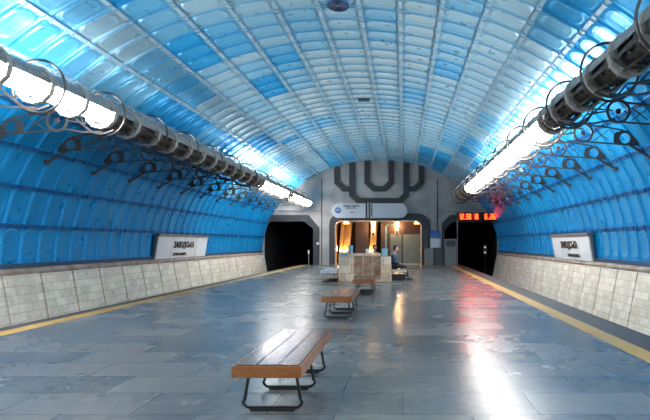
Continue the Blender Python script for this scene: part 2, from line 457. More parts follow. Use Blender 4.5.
def band(name, pts, wd, y=YE):
    """flat raised band of constant width along a polyline in the wall plane"""
    pts = [Vector(p) for p in pts]; Lf = []; Rt = []
    for i, p in enumerate(pts):
        d0 = (p-pts[i-1]).normalized() if i else None; d1 = (pts[i+1]-p).normalized() if i < len(pts)-1 else None
        d0 = d0 or d1; d1 = d1 or d0
        n0 = Vector((-d0.y, d0.x)); n1 = Vector((-d1.y, d1.x)); m = (n0+n1).normalized(); k = wd/2/max(m.dot(n0), .3)
        Lf.append(tuple(p+m*k)); Rt.append(tuple(p-m*k))
    return struct(plate(name, [Lf+Rt[::-1]], .10, M['band'], mtx=at_y(y-.05)))
def W(x, y): return (E(x), Z(y))
def top(x):
    X = E(x); return (X, float(Z0+B*math.sqrt(1-((X-CX)/A)**2))-.02)
band('trim_50', [top(367.2), W(367.2, 182.3), W(374, 188.9), W(384.3, 188.9), W(391.2, 182.3), top(391.2)], .38)
band('trim_51', [top(352.2), W(352.2, 195), W(358.6, 200.9), W(399.8, 200.9), W(406.1, 195), top(406.1)], .40)
band('trim_52', [top(337), W(337, 182.5), W(344, 189.2), W(350, 189.2)], .36)
band('trim_53', [top(421.2), W(421.2, 182.5), W(414.2, 189.2), W(408.3, 189.2)], .36)

# tunnels beyond, lobby beyond
mb = MB()
for x0, x1 in ((-9.7, LJ), (RJ, 6.6)):
    mb.box(x0-.3, x0, YE+.5, 62, -1.35, 3.1); mb.box(x1, x1+.3, YE+.5, 62, -1.35, 3.1)
    mb.box(x0-.3, x1+.3, YE+.5, 62, 3.1, 3.3); mb.box(x0-.3, x1+.3, 62, 62.3, -1.35, 3.3)
struct(mb.build('wall_tunnel', M['black']))
mb = MB(); mb.box(OX0-.6, OX1+.6, YE, 39, -.25, 0); struct(mb.build('floor_lobby', M['floor']))
mb = MB(); mb.box(OX0-.6, OX1+.6, 39, 39.2, 0, 3.6); mb.box(OX0-.6, OX0-.4, YE+.5, 39, 0, 3.6); mb.box(OX1+.4, OX1+.6, YE+.5, 39, 0, 3.6)
struct(mb.build('wall_lobby', M['brown']))
mb = MB(); mb.box(OX0-.6, OX1+.6, YE+.5, 39.2, 3.6, 3.75); struct(mb.build('ceiling_lobby', M['brown']))
# rear closure behind the camera
struct(plate('wall_rear', [outline], .3, M['concrete'], mtx=at_y(Y_BACK-.16)))

# ------------------------------------------------------------------ tube lights
MOD = .92
TZ = H+2.76
def hoop_mb():
    m = MB(); R = .47
    m.tube([(R*math.cos(2*PI*i/32), 0, R*math.sin(2*PI*i/32)) for i in range(32)], .023, 6, True); return m
def bez(p, n=6):      # catmull-rom through 2D points
    out = []
    for i in range(len(p)-1):
        a = Vector(p[max(i-1, 0)]); b = Vector(p[i]); c = Vector(p[i+1]); d = Vector(p[min(i+2, len(p)-1)])
        for k in range(n):
            t = k/n
            out.append(.5*((2*b)+(c-a)*t+(2*a-5*b+4*c-d)*t*t+(3*b-a-3*c+d)*t**3))
    out.append(Vector(p[-1])); return out
def bracket_mb(sg):
    m = MB(); T = .012
    def bar(pts, wdt=.017):
        pts = [Vector(q) for q in pts]; prev = None
        rings = []
        for i, p in enumerate(pts):
            d = (pts[min(i+1, len(pts)-1)]-pts[max(i-1, 0)]).normalized(); n = Vector((-d.y, d.x))*wdt
            rings.append([m.bm.verts.new((sg*q.x, yy, q.y)) for q, yy in ((p+n, -T), (p-n, -T), (p-n, T), (p+n, T))])
        for a, b in zip(rings, rings[1:]):
            for i in range(4): m._f([a[i], a[(i+1)%4], b[(i+1)%4], b[i]])
        m._f(rings[0][::-1]); m._f(rings[-1])
    def ringb(cx, cy, r, n=20, wdt=.018):
        for sgn2 in (1,):
            pts = [Vector((cx+r*math.cos(2*PI*i/n), cy+r*math.sin(2*PI*i/n))) for i in range(n+1)]
            bar(pts, wdt)
    bar(bez([(-.28, -.36), (.05, -.44), (.38, -.24), (.62, -.02), (.85, .10), (1.02, .30), (1.12, .40)]))
    bar([(1.12, .40), (1.45, .385), (1.62, .36)])
    ringb(.92, -.16, .215, 24, .026); ringb(.92, -.16, .03, 10, .028)
    bar([(1.02, .02), (1.45, -.03), (1.86, -.10)])
    bar([(-.05, -.40), (.4, -.40), (.80, -.33)]); bar([(.98, -.37), (1.6, -.42), (2.22, -.46)])
    bar([(.3, -.22), (.55, -.18), (.72, -.16)])
    # gusset plate with a round hole near the wall
    hole = [Vector((1.90+.125*math.cos(a), -.29+.125*math.sin(a))) for a in np.linspace(0, 2*PI, 25)[:-1]]
    tri = [Vector(q) for q in ((1.62, -.41), (2.24, -.48), (2.24, -.40), (1.98, -.12), (1.86, -.10), (1.66, -.16))]
    outer = []
    for h in hole:
        d = (h-Vector((1.90, -.29))).normalized(); best = 9
        c = Vector((1.90, -.29))
        for i in range(len(tri)):
            p, q = tri[i], tri[(i+1)%len(tri)]; e = q-p
            den = d.x*e.y-d.y*e.x
            if abs(den) < 1e-9: continue
            t = ((p.x-c.x)*e.y-(p.y-c.y)*e.x)/den; u = ((p.x-c.x)*d.y-(p.y-c.y)*d.x)/den
            if t > 0 and -1e-6 <= u <= 1+1e-6: best = min(best, t)
        outer.append(c+d*best)
    R = [[m.bm.verts.new((sg*q.x, yy, q.y)) for q in L_] for L_, yy in ((hole, -T), (outer, -T), (outer, T), (hole, T))]
    for i in range(24):
        for a in range(4): m._f([R[a][i], R[a][(i+1)%24], R[(a+1)%4][(i+1)%24], R[(a+1)%4][i]])
    # foot strut down to the rib and small decorative curl
    bar([(2.0, -.44), (2.28, -.60), (2.50, -.74)], .026)
    m.ycyl(sg*2.50, -.74, .055, -.05, .05, 10)
    bar([(1.18, -.08), (1.50, -.33)], .008); bar([(1.18, -.34), (1.50, -.10)], .008)
    return m
def shell_mb(sg=-1):
    m = MB(); R = .30
    lo_a, hi_a = (2, 100) if sg < 0 else (80, 178)
    m.ycyl(0, 0, R, .03, MOD-.03, 16, math.radians(lo_a), math.radians(hi_a), R-.02)
    for a in ((15, 40, 65, 90) if sg < 0 else (90, 115, 140, 165)):
        for y in (.12, MOD-.12):
            x = (R+.008)*math.cos(math.radians(a)); z = (R+.008)*math.sin(math.radians(a))
            m.obox((x, y, z), (.012, 0, 0), (0, .012, 0), (0, 0, .012))
    return m
def cage_mb():
    m = MB(); R = .285
    m.mi = 0; m.ycyl(0, 0, .225, 0, MOD, 16); m.mi = 1
    rr = random.Random(2)
    for a in range(-205, 30, 45):
        ar = math.radians(a); c = (R*math.cos(ar), MOD/2, R*math.sin(ar))
        t = (-math.sin(ar)*.022, 0, math.cos(ar)*.022); n = (math.cos(ar)*.008, 0, math.sin(ar)*.008)
        m.obox(c, t, (0, MOD/2-.03, 0), n)
        m.mi = 2
        for y in (.2, .33, .46, .59, .72):
            ar2 = ar+math.radians(12.5)
            if rr.random() < .5:
                r2 = .24
                m.obox((r2*math.cos(ar2), y, r2*math.sin(ar2)), (-math.sin(ar2)*.022, 0, math.cos(ar2)*.022), (0, .02, 0), (math.cos(ar2)*.035, 0, math.sin(ar2)*.035))
        m.mi = 1
    # broad perforated belts
    for y in (.14, MOD-.22):
        m.ycyl(0, 0, R+.006, y, y+.08, 20, math.radians(-208), math.radians(28), R-.01)
    return m
def collar_mb():
    m = MB(); m.ycyl(0, 0, .330, -.05, .05, 28, 0, 2*PI, .24)
    for k in range(12):
        a = 2*PI*k/12; m.obox((.332*math.cos(a), 0, .332*math.sin(a)), (-math.sin(a)*.016, 0, math.cos(a)*.016), (0, .05, 0), (math.cos(a)*.012, 0, math.sin(a)*.012))
    return m
def lamp_mb():
    m = MB(); m.ycyl(0, 0, .195, .05, MOD-.05, 24); return m

def copyo(src, parent, loc):
    o = src.copy(); C.objects.link(o); o.parent = parent; o.location = loc
    for ch in src.children:
        c = ch.copy(); C.objects.link(c); c.parent = o
    return o
def tube_light(name, label, X, y0, y1, lit, unlit, sg, brk0):
    root = empty(name, (X, y0, TZ), 0, label, 'light fixture')
    protos = {}
    def put(kind, mb, m, y, smooth=True):
        if kind in protos: return copyo(protos[kind], root, (0, y-y0, 0))
        o = mb().build(kind, m, root, smooth); o.location = (0, y-y0, 0); protos[kind] = o; return o
    n = int(round((y1-y0)/MOD))
    for i in range(n):
        y = y0+i*MOD; on = any(a <= y+MOD/2 <= b for a, b in lit)
        put('shell', lambda: shell_mb(sg), M['steel'], y)
        if on: put('lamp', lamp_mb, M['lamp'], y)
        else: put('cage', cage_mb, [M['steel_dark'], M['steel_pale'], M['steel_pale']], y, False)
        put('collar', collar_mb, M['steel_pale'], y)
    put('collar', collar_mb, M['steel'], y0+n*MOD)
    cap = MB(); cap.ycyl(0, 0, .30, 0, .05, 24); cap.ycyl(0, 0, .12, .05, .10, 16)
    o = cap.build('end_cap', M['steel'], root, True); o.location = (0, n*MOD, 0)
    for a, b, dim in [(p, q, 1.) for p, q in lit]+[(p, q, .7) for p, q in unlit]:          # area lights added along the tubes to brighten the vault
        yy = a
        while yy < b-.1:
            L = bpy.data.lights.new('vault_fill', 'AREA'); L.shape = 'RECTANGLE'; L.size = .22; le = min(6., b-yy); L.size_y = le
            L.energy = UP*le*dim; L.color = (1, .98, .95)
            lo_ = bpy.data.objects.new('vault_fill', L); C.objects.link(lo_); lo_.parent = root
            lo_.location = (-sg*.24, yy+le/2-y0, .27)
            lo_.rotation_euler = (PI, -sg*math.radians(50), 0)
            L.spread = math.radians(100)
            L2 = L.copy(); L2.energy = UP*.22*le*dim; l2 = bpy.data.objects.new('vault_fill', L2); C.objects.link(l2); l2.parent = root
            l2.location = (sg*.10, yy+le/2-y0, .335); l2.rotation_euler = (PI, sg*math.radians(18), 0)
            yy += 6.
    y = brk0
    while y < y0+n*MOD-.1:
        if y > 5:
            put('bracket', lambda: bracket_mb(sg), M['ironpale'], y, False)
            put('hoop', hoop_mb, M['ironpale'], y+.10)
        y += 3*PITCH
    return root
tube_light('tube_light', 'long riveted steel tube light with iron brackets over the left track', -6.43, 32.3-50*MOD, 32.3,
           [(-14, 9.9), (21.3, 26.3), (27.2, 32.4)], [(10, 21.2)], -1, 10.2-3*3*PITCH)
tube_light('tube_light', 'long riveted steel tube light with iron brackets over the right track', 3.33, 28.2-46*MOD, 28.2,
           [(-14, 4.5), (10.9, 23.8)], [(4.6, 10.8), (23.8, 28)], 1, 9.48-3*3*PITCH)

# round loudspeaker grille in the crown row
t = empty('ceiling_speaker', (CX, 11.44, Z0+B-.02), 0, 'round ringed speaker grille set in the pale crown of the vault', 'speaker')
mb = MB(); mb.tube([(0,0,-.03),(0,0,.01)], .27, 32); mb.build('plate', M['logo'], t, True)
for r in (.07, .13, .19, .25):
    mb = MB(); mb.tube([(r*math.cos(2*PI*i/32), r*math.sin(2*PI*i/32), -.035) for i in range(32)], .013, 6, True); mb.build('ring', M['iron'], t, True)
o = bpy.data.objects.new('ceiling_hatch', None)
bpy.data.objects.remove(o)
mb = MB(); mb.box(-.24, .24, -.16, .16, -.05, 0)
for k in range(6): mb.box(-.21, .21, -.13+k*.048, -.11+k*.048, -.065, -.05)
o = mb.build('ceiling_vent', M['backing'], None); o.location = (CX, 19.0, Z0+B-.0); tag(o, 'small dark vent slot in the crown of the vault', 'vent')

# ------------------------------------------------------------------ station name signs
def name_sign(sgn, y0, y1, label, tc, ty, tw):
    xb = CX+sgn*(A-.15); xt = CX+sgn*(A-.30)
    root = empty('station_sign', (xb, (y0+y1)/2, .87), 0, label, 'sign', None)
    n = 4; pw = (y1-y0)/n; y = y0
    zb, zt = 0, .90
    for i in range(n):
        mb = MB(); a = y0+i*pw+.015-(y0+y1)/2; b = a+pw-.03
        dx = (xt-xb)
        mb.hexa([(0, a, zb), (0, b, zb), (sgn*.04, b, zb), (sgn*.04, a, zb), (dx, a, zt), (dx, b, zt), (dx+sgn*.04, b, zt), (dx+sgn*.04, a, zt)])
        mb.build('panel', M['white'], root)
    mb = MB(); L_ = (y1-y0)/2+.05
    dx = xt-xb
    mb.box(min(dx-sgn*.06, dx+sgn*.15), max(dx-sgn*.06, dx+sgn*.15), -L_, L_, zt, zt+.09)
    mb.hexa([(sgn*.045, -L_, 0), (sgn*.045, L_, 0), (sgn*.12, L_, 0), (sgn*.12, -L_, 0), (dx+sgn*.045, -L_, zt), (dx+sgn*.045, L_, zt), (dx+sgn*.12, L_, zt), (dx+sgn*.12, -L_, zt)])
    mb.build('frame', M['frame_grey'], root)
    up = Vector((dx, 0, zt)).normalized()
    rt = Vector((0, -sgn, 0)); nrm = rt.cross(up)
    def mtx(yc, zc):
        p = Vector((dx*zc/zt, yc-(y0+y1)/2, zc))+nrm*.012
        return Matrix((( rt.x, up.x, nrm.x, p.x), (rt.y, up.y, nrm.y, p.y), (rt.z, up.z, nrm.z, p.z), (0,0,0,1)))
    text('lettering', 'ЗАВОДСЬКА', .36, .02, M['ink'], mtx(tc, .545), root, sx=tw/2.35, off=.008)
    text('lettering', 'ZAVODSKA', .15, .02, M['ink'], mtx(ty, .16), root, sx=1.55, off=.008)
    return root
name_sign(-1, 18.5, 23.15, 'white four-panel station name sign on the left blue wall', 20.75, 20.45, 2.0)
name_sign(1, 16.35, 20.38, 'white four-panel station name sign on the right blue wall', 18.4, 18.05, 1.9)

# ------------------------------------------------------------------ benches
def bench(loc, label, length=1.72, width=.60, seat='seat', apron='apron'):
    t = empty('bench', loc, 0, label, 'bench')
    n = 3; bw = (width-.04)/n
    for i in range(n):
        mb = MB(); x = -width/2+.02+i*bw
        mb.box(x+.003, x+bw-.003, .02, length-.02, .435, .455); mb.build('seat_board', M[seat], t, bevel=.004)
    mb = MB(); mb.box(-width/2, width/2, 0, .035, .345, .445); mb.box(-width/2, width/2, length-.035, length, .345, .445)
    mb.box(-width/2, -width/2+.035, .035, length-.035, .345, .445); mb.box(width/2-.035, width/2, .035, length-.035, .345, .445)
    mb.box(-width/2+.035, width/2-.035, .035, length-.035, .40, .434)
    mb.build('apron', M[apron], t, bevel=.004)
    for y in (.2, .2+.62, length-.27):
        mb = MB(); pts = []
        xb, xt, r = .265, .20, .06
        pts.append((-xt, y, .40)); pts.append((-xb+.012, y, .09))
        for k in range(5): a = PI+PI/2*k/4; pts.append((-xb+r+r*math.cos(a), y, .028+r+r*math.sin(a)))
        for k in range(5): a = 1.5*PI+PI/2*k/4; pts.append((xb-r+r*math.cos(a), y, .028+r+r*math.sin(a)))
        pts.append((xb-.012, y, .09)); pts.append((xt, y, .40))
        mb.tube(pts, .0145, 8)
        lg = mb.build('leg', M['iron'], t, True)
        mb = MB(); mb.box(-.20, .20, y-.022, y+.022, 0, .018); mb.build('floor_bar', M['bag'], lg)  # flat black bar on the floor below the leg loop
    return t
bench((-1.168, 4.10, 0), 'nearest wooden bench in the foreground with looped black legs')
bench((-1.295, 9.33, 0), 'wooden bench with looped black legs in the middle of the platform, second from the front')
bench((-1.13, 13.65, 0), 'wooden bench standing just in front of the stone parapet', 1.72, .62)
bench((-2.86, 18.3, 0), 'grey-topped bench left of the stone parapet, half hidden behind it', 1.72, .6, 'signblue', 'signblue')
bench((-.16, 19.2, 0), 'bench beside the right pillar of the parapet with the man in navy sitting on it', 1.72, .64, 'seat', 'lit_apron')
bench((-1.35, 21.2, 0), 'short wooden bench on the far side of the stone parapet', 1.2)

# ------------------------------------------------------------------ stair parapet
YP = 18.5
def Q(x): return (x-403)*YP/480
t = empty('stone_parapet', (Q(364), YP, 0), 0, 'beige stone parapet with two corner pillars and brown marble infill, behind the third bench', 'parapet')
ox = Q(364)
for a, b in ((338.5, 349.5), (380.7, 390.5)):
    mb = MB(); mb.box(Q(a)-ox, Q(b)-ox, 0, .4, 0, .98); mb.build('pillar', M['marble'], t, bevel=.012)
mb = MB(); mb.box(Q(349.5)-ox, Q(380.7)-ox, .05, .3, .98, 1.10); mb.box(Q(349.5)-ox, Q(380.7)-ox, .05, .3, 0, .10)
mb.box(Q(349.5)-ox, Q(349.5)-ox+.16, .05, .3, .1, .98)
mb.build('coping', M['marble'], t, bevel=.01)
mb = MB(); mb.box(Q(349.5)-ox+.16, Q(380.7)-ox, .09, .28, .10, .98); mb.build('infill', M['marble_red'], t)
mb = MB()
for k in (1, 2): x = Q(349.5)-ox+.16+k*.36; mb.box(x-.012, x+.012, .075, .09, .10, .98)
mb.tube([(Q(350)-ox+.1, .06, .22), (Q(381)-ox-.03, .06, .86)], .022, 6)  # pale diagonal bar across the infill
mb.build('infill_bars', M['marble'], t)
for a, b in ((338.5, 341.5), (387.5, 390.5)):
    mb = MB(); mb.box(Q(a)-ox, Q(b)-ox, .4, 1.6, 0, .93); mb.build('side_wall', M['marble'], t)
for x0, x1, h in ((339.0, 347.5, .16), (347.8, 352.2, .30), (381.5, 387.5, .30)):
    base = .985 if x0 != 347.8 else 1.105
    o = MB(); o.box(Q(x0), Q(x1), YP+.1, YP+.3, base, base+h)
    lab = {339.0: 'low blue-grey frosted box on top of the left pillar', 347.8: 'upright pale blue glass block at the left end of the coping',
           381.5: 'upright pale blue glass block on top of the right pillar'}[x0]
    tag(o.build('glass_block', M['glass_blue'], None, bevel=.015), lab, 'glass block')
mb = MB(); mb.box(Q(365.5), Q(369), YP+.1, YP+.25, 1.105, 1.27); mb.box(Q(366.2), Q(368.3), YP+.09, YP+.1, 1.14, 1.24)
tag(mb.build('notice_holder', M['white'], None, bevel=.008), 'small white notice holder standing on the parapet coping', 'notice')

# ------------------------------------------------------------------ people
def skin(name, verts, edges, radii, m, parent, root=0, sub=2):
    me = bpy.data.meshes.new(name); me.from_pydata(verts, edges, []); me.update()
    o = bpy.data.objects.new(name, me); C.objects.link(o)
    sk = o.modifiers.new('skin', 'SKIN'); sk.use_smooth_shade = True
    for i, r in enumerate(radii):
        rr = r if isinstance(r, tuple) else (r, r)
        me.skin_vertices[0].data[i].radius = rr
    me.skin_vertices[0].data[root].use_root = True
    sb = o.modifiers.new('sub', 'SUBSURF'); sb.levels = sub; sb.render_levels = sub
    bpy.context.view_layer.update()
    new = bpy.data.meshes.new_from_object(o.evaluated_get(bpy.context.evaluated_depsgraph_get()))
    bpy.data.objects.remove(o)
    new.name = name
    return link(name, new, m, parent, True)
def head_mesh(name, parent, c, k=1.):
    """a head facing +X with brow, nose, mouth, chin and ears"""
    bm = bmesh.new(); bmesh.ops.create_icosphere(bm, subdivisions=4, radius=1)
    for v in bm.verts:
        x, y, z = v.co
        X = x*.098; Y = y*.077*(1-.18*max(-z, 0)); Zz = z*.125
        if x > 0 and z < 0: X *= 1-.10*(-z)
        if x < 0 and z < -.2: X *= 1+.35*(z+.2)
        f = max(x, 0)
        X += f*.026*math.exp(-((z+.12)/.16)**2-(y/.16)**2)            # nose
        X += f*.008*math.exp(-((z-.18)/.10)**2-(y/.6)**2)             # brow
        X -= f*.010*math.exp(-((z-.04)/.08)**2-((abs(y)-.38)/.18)**2) # eye sockets
        X += f*.007*math.exp(-((z+.46)/.07)**2-(y/.3)**2)             # lips
        X += f*.010*math.exp(-((z+.80)/.14)**2-(y/.4)**2)             # chin
        v.co = Vector((X*k, Y*k, Zz*k))+Vector(c)
    for s in (-1, 1):
        r = bmesh.ops.create_icosphere(bm, subdivisions=2, radius=1)
        for v in r['verts']: v.co = Vector((v.co.x*.018-.008, s*.079+v.co.y*.010, v.co.z*.032-.005))*k+Vector(c)
    me = bpy.data.meshes.new(name); bm.to_mesh(me); bm.free(); return me
def hair_obj(parent, c, k=1.):
    bm = bmesh.new(); bmesh.ops.create_icosphere(bm, subdivisions=4, radius=1)
    rr = random.Random(4)
    kill = [v for v in bm.verts if v.co.z < -.62 or (v.co.x > .30 and v.co.z < .40) or (v.co.x > .0 and v.co.z < -.1)]
    bmesh.ops.delete(bm, geom=kill, context='VERTS')
    for v in bm.verts:
        x, y, z = v.co; q = 1+rr.uniform(-.015, .02)
        v.co = Vector((x*.110*q-.006, y*.088*q, z*.136*q+.004))*k+Vector(c)
    me = bpy.data.meshes.new('hair'); bm.to_mesh(me); bm.free()
    o = link('hair', me, M['hair'], parent, True)
    s = o.modifiers.new('solid', 'SOLIDIFY'); s.thickness = .012
    return o
def person(loc, rz, label, jacket, hand_fwd=.30):
    root = empty('person', loc, rz, label, 'person')
    # seated, facing +X; seat top at z=.455
    hip = (0, 0, .60); waist = (-.03, 0, .70); chest = (-.02, 0, .90); upper = (.01, 0, 1.01); neck0 = (.035, 0, 1.09); neck1 = (.055, 0, 1.17)
    V = [hip, waist, chest, upper, neck0, neck1]; Eg = [(0,1),(1,2),(2,3),(3,4),(4,5)]; R = [(.13,.15),(.125,.14),(.13,.165),(.10,.15),(.055,.055),(.055,.055)]
    hands = []
    LV = [hip]; LE = []; LR = [(.135,.16)]
    JV = [(0,0,.63), waist, chest, upper, (.03,0,1.075)]; JE = [(0,1),(1,2),(2,3),(3,4)]; JR = [(.155,.18),(.165,.18),(.17,.20),(.13,.18),(.07,.075)]
    for s in (-1, 1):
        sh = (.0, s*.185, 1.00); el = (.05, s*.235, .74); wr = (.27, s*.10, .66)
        b = len(V); V += [sh, el, wr]; R += [.055, .042, .028]; Eg += [(3,b),(b,b+1),(b+1,b+2)]
        b = len(JV); JV += [sh, el, (.24, s*.115, .67)]; JR += [.072, .058, .045]; JE += [(3,b),(b,b+1),(b+1,b+2)]
        hpj = (.04, s*.10, .575); kn = (.50, s*.11, .535); an = (.58, s*.10, .10)
        b = len(V); V += [hpj, kn, an]; R += [.085, .058, .038]; Eg += [(0,b),(b,b+1),(b+1,b+2)]
        b = len(LV); LV += [hpj, (.27, s*.11, .565), kn, (.545, s*.105, .32), (.575, s*.10, .11)]; LR += [.10, .088, .072, .064, .058]
        LE += [(0,b),(b,b+1),(b+1,b+2),(b+2,b+3),(b+3,b+4)]
        hands.append((wr, s))
    body = skin('body', V, Eg, R, M['skin'], root)
    hc = (.085, 0, 1.285)
    hm = head_mesh('head_tmp', root, hc)
    # join head and hands into the body mesh
    bm = bmesh.new(); bm.from_mesh(body.data); bm.from_mesh(hm)
    def addm(m2): bm.from_mesh(m2)
    for wr, s in hands:
        w = Vector(wr); f = Vector((.75, -s*.45, -.28)).normalized(); sd = Vector((f.y, -f.x, 0)).normalized()
        tips = []
        HV = [w, w+f*.05]; HE = [(0,1)]; HR = [.024, (.030,.020)]
        for k, (o_, ln) in enumerate(((-.030, .060), (-.010, .072), (.010, .068), (.030, .052))):
            b = len(HV); kn0 = w+f*.085+sd*o_
            HV += [kn0, kn0+f*ln*.5+Vector((0,0,-.006)), kn0+f*ln*.85+Vector((0,0,-.026))]; HR += [.011, .009, .007]
            HE += [(1,b),(b,b+1),(b+1,b+2)]
        b = len(HV); th = w+f*.035-sd*.028*(-s)
        HV += [th, th+f*.03+sd*.018*s, th+f*.055+sd*.02*s]; HR += [.013, .010, .008]; HE += [(0,b),(b,b+1),(b+1,b+2)]
        tmp = skin('hand_tmp', [tuple(v) for v in HV], HE, HR, M['skin'], None, 0, 1)
        me = tmp.data; bpy.data.objects.remove(tmp); bm.from_mesh(me); bpy.data.meshes.remove(me)
    bm.to_mesh(body.data); bm.free(); bpy.data.meshes.remove(hm)
    body.data.materials.clear(); body.data.materials.append(M['skin'])
    body.data.polygons.foreach_set('material_index', [0]*len(body.data.polygons))
    body.data.polygons.foreach_set('use_smooth', [True]*len(body.data.polygons))
    hair_obj(root, hc)
    skin('jacket', JV, JE, JR, jacket, root)
    skin('trousers', LV, LE, LR, M['trousers'], root)
    for s in (-1, 1):
        bm = bmesh.new(); bmesh.ops.create_icosphere(bm, subdivisions=3, radius=1)
        for v in bm.verts:
            x, y, z = v.co
            zz = max(z, -.62)*.055*(1-.35*max(x, 0)); v.co = (.645+x*.140, s*.10+y*.048, .036+zz)
        me = bpy.data.meshes.new('shoe'); bm.to_mesh(me); bm.free(); link('shoe', me, M['shoe'], root, True)
    return root
person((-.38, 19.62, 0), 0, 'person in a navy jacket and dark trousers sitting sideways on a bench, hands in lap', M['jacket'])
person((-1.32, 21.75, 0), math.radians(-60), 'dark-haired person behind the stone parapet, only the head showing', M['jacket'])
mb = MB(); mb.box(-.28, .28, -.12, .12, 0, .24); mb.tube([(-.1, 0, .23), (-.08, 0, .29), (.08, 0, .29), (.1, 0, .23)], .012, 6)
o = mb.build('bag', M['bag'], None, bevel=.03); o.location = (-.17, 19.36, 0); tag(o, 'black bag on the floor under the seated man\'s bench', 'bag')

# ------------------------------------------------------------------ lobby details
for (xa, xb_, xc, xd, ya) in ((346, 353, 341, 348, 35.2), (372, 378.5, 368.0, 374.5, 35.6), (341.5, 345, 338.6, 341.5, 34.6)):
    f = ya/480.
    mb = MB(); P = lambda x: (x-403)*f
    mb.hexa([(P(xc), ya, 0), (P(xd), ya, 0), (P(xd), ya+.35, 0), (P(xc), ya+.35, 0), (P(xa), ya, 3.59), (P(xb_), ya, 3.59), (P(xb_), ya+.35, 3.59), (P(xa), ya+.35, 3.59)])
    lab = {346: 'broad golden leaning pylon at the left of the lit lobby', 372: 'golden leaning pylon behind the parapet under the middle sconce',
           341.5: 'slim golden leaning pylon at the far left of the lit lobby'}[xa]
    po = tag(mb.build('pylon', M['gold'], None, bevel=.02), lab, 'pylon')
    L = bpy.data.lights.new('pylon_fill', 'POINT'); L.energy = 40; L.color = (1, .66, .30); L.shadow_soft_size = .03  # warm point light added to make the pylon glow, no fitting
    lo_ = bpy.data.objects.new('pylon_fill', L); C.objects.link(lo_); lo_.parent = po; lo_.location = (P((xc+xd)/2), ya-.45, .9)
def sconce(px, pyt, pyb, Y, lab):
    f = Y/480.; X = (px-403)*f; zt = H+(243-pyt)*f; zb = H+(243-pyb)*f
    t = empty('wall_sconce', (X, Y, zb), 0, lab, 'wall lamp')
    mb = MB(); h = zt-zb
    mb.box(-.15, .15, 0, .06, 0, h); mb.build('back_plate', M['gold'], t)
    mb = MB(); mb.ycyl(0, 0, .1, 0, .1, 12); mb.bm.free()
    mb = MB(); mb.tube([(0, -.09, h*.25), (0, -.09, h*.95)], [.07, .115], 16); mb.build('shade', M['warm'], t, True)
    mb = MB(); mb.tube([(0, -.09, h*.72), (0, -.09, h*.99)], .122, 16); mb.build('bulb', M['warmcore'], t, True)
    mb = MB(); mb.tube([(0, -.09, h*.05), (0, -.09, h*.25)], [.03, .08], 12); mb.build('finial', M['iron'], t, True)
    L = bpy.data.lights.new('glow', 'POINT'); L.energy = 100; L.color = (1, .62, .30); L.shadow_soft_size = .1
    lo_ = bpy.data.objects.new('bulb_glow', L); C.objects.link(lo_); lo_.parent = t; lo_.location = (0, -.3, h*.6)
    return t
mb = MB()                                        # partition carrying the sconces and doors
YD = 34.4
def D(x, Y=YD): return (x-403)*Y/480
def DZ(y, Y=YD): return H+(243-y)*Y/480
struct_parts = MB(); struct_parts.box(D(355.5), D(368.5), YD, YD+.15, 0, 3.6); struct_parts.box(D(381), D(424.5), YD, YD+.15, 0, 3.6)
struct(struct_parts.build('wall_partition', M['brown']))
sconce(373.3, 221.5, 236, 34.3, 'glowing warm wall lamp in the middle of the lobby opening')
sconce(397.0, 221.0, 234, YD-.06, 'glowing warm wall lamp above the grey lobby doors')
for a, b, lab in ((390.2, 401.5, 'narrow dull grey steel door in the lobby beneath the right sconce'), (403, 421.0, 'wide grey steel door at the right of the lobby')):
    t = empty('steel_door', (D((a+b)/2), YD-.06, 0), 0, lab, 'door'); hw = (b-a)/2*YD/480
    mb = MB(); mb.box(-hw, hw, 0, .05, 0.01, DZ(234.3)); mb.build('leaf', M['doorgrey'], t, bevel=.01)
    mb = MB(); mb.box(-hw+.08, hw-.08, -.012, 0, .12, DZ(234.3)-.12); mb.build('panel', M['doorgrey'], t, bevel=.004)
    mb = MB(); mb.box(hw-.14, hw-.10, -.07, -.01, .98, 1.14); mb.build('handle', M['steel'], t)
mb = MB()
mb.box(D(404), D(418.5), YD-.04, YD-.005, DZ(233.4), DZ(224.5))
mb.mi = 1
for k in range(5): z = DZ(232.6)+k*.13; mb.box(D(404.5), D(418), YD-.06, YD-.03, z, z+.05)
tag(mb.build('air_grille', [M['brown'], M['doorgrey']], None), 'slatted grille above the wide grey lobby door', 'grille')
mb = MB(); Yg = 33.9
pts = [((386-403)*Yg/480, Yg, 0), ((386-403)*Yg/480, Yg, 2.55)]
for k in range(6): a = PI-PI/2*k/5; pts.append(((386-403)*Yg/480+.3+.3*math.cos(a), Yg, 2.55+.3*math.sin(a)))
pts.append(((393.5-403)*Yg/480, Yg, 2.85))
mb.tube(pts, .05, 10); tag(mb.build('bent_pipe', M['glass_blue'], None, True), 'pale bent pipe rising from the floor left of the right sconce', 'pipe')
# small ceiling spots of the lobby opening
for x in (346, 417):
    mb = MB(); mb.tube([(E(x), YE+.2, OZ1-.22), (E(x), YE+.2, OZ1-.085)], [.22, .10], 16)
    tag(mb.build('downlight', M['warm'], None, True), 'small warm downlight under the %s corner of the lobby frame' % ('left' if x < 400 else 'right'), 'ceiling lamp')

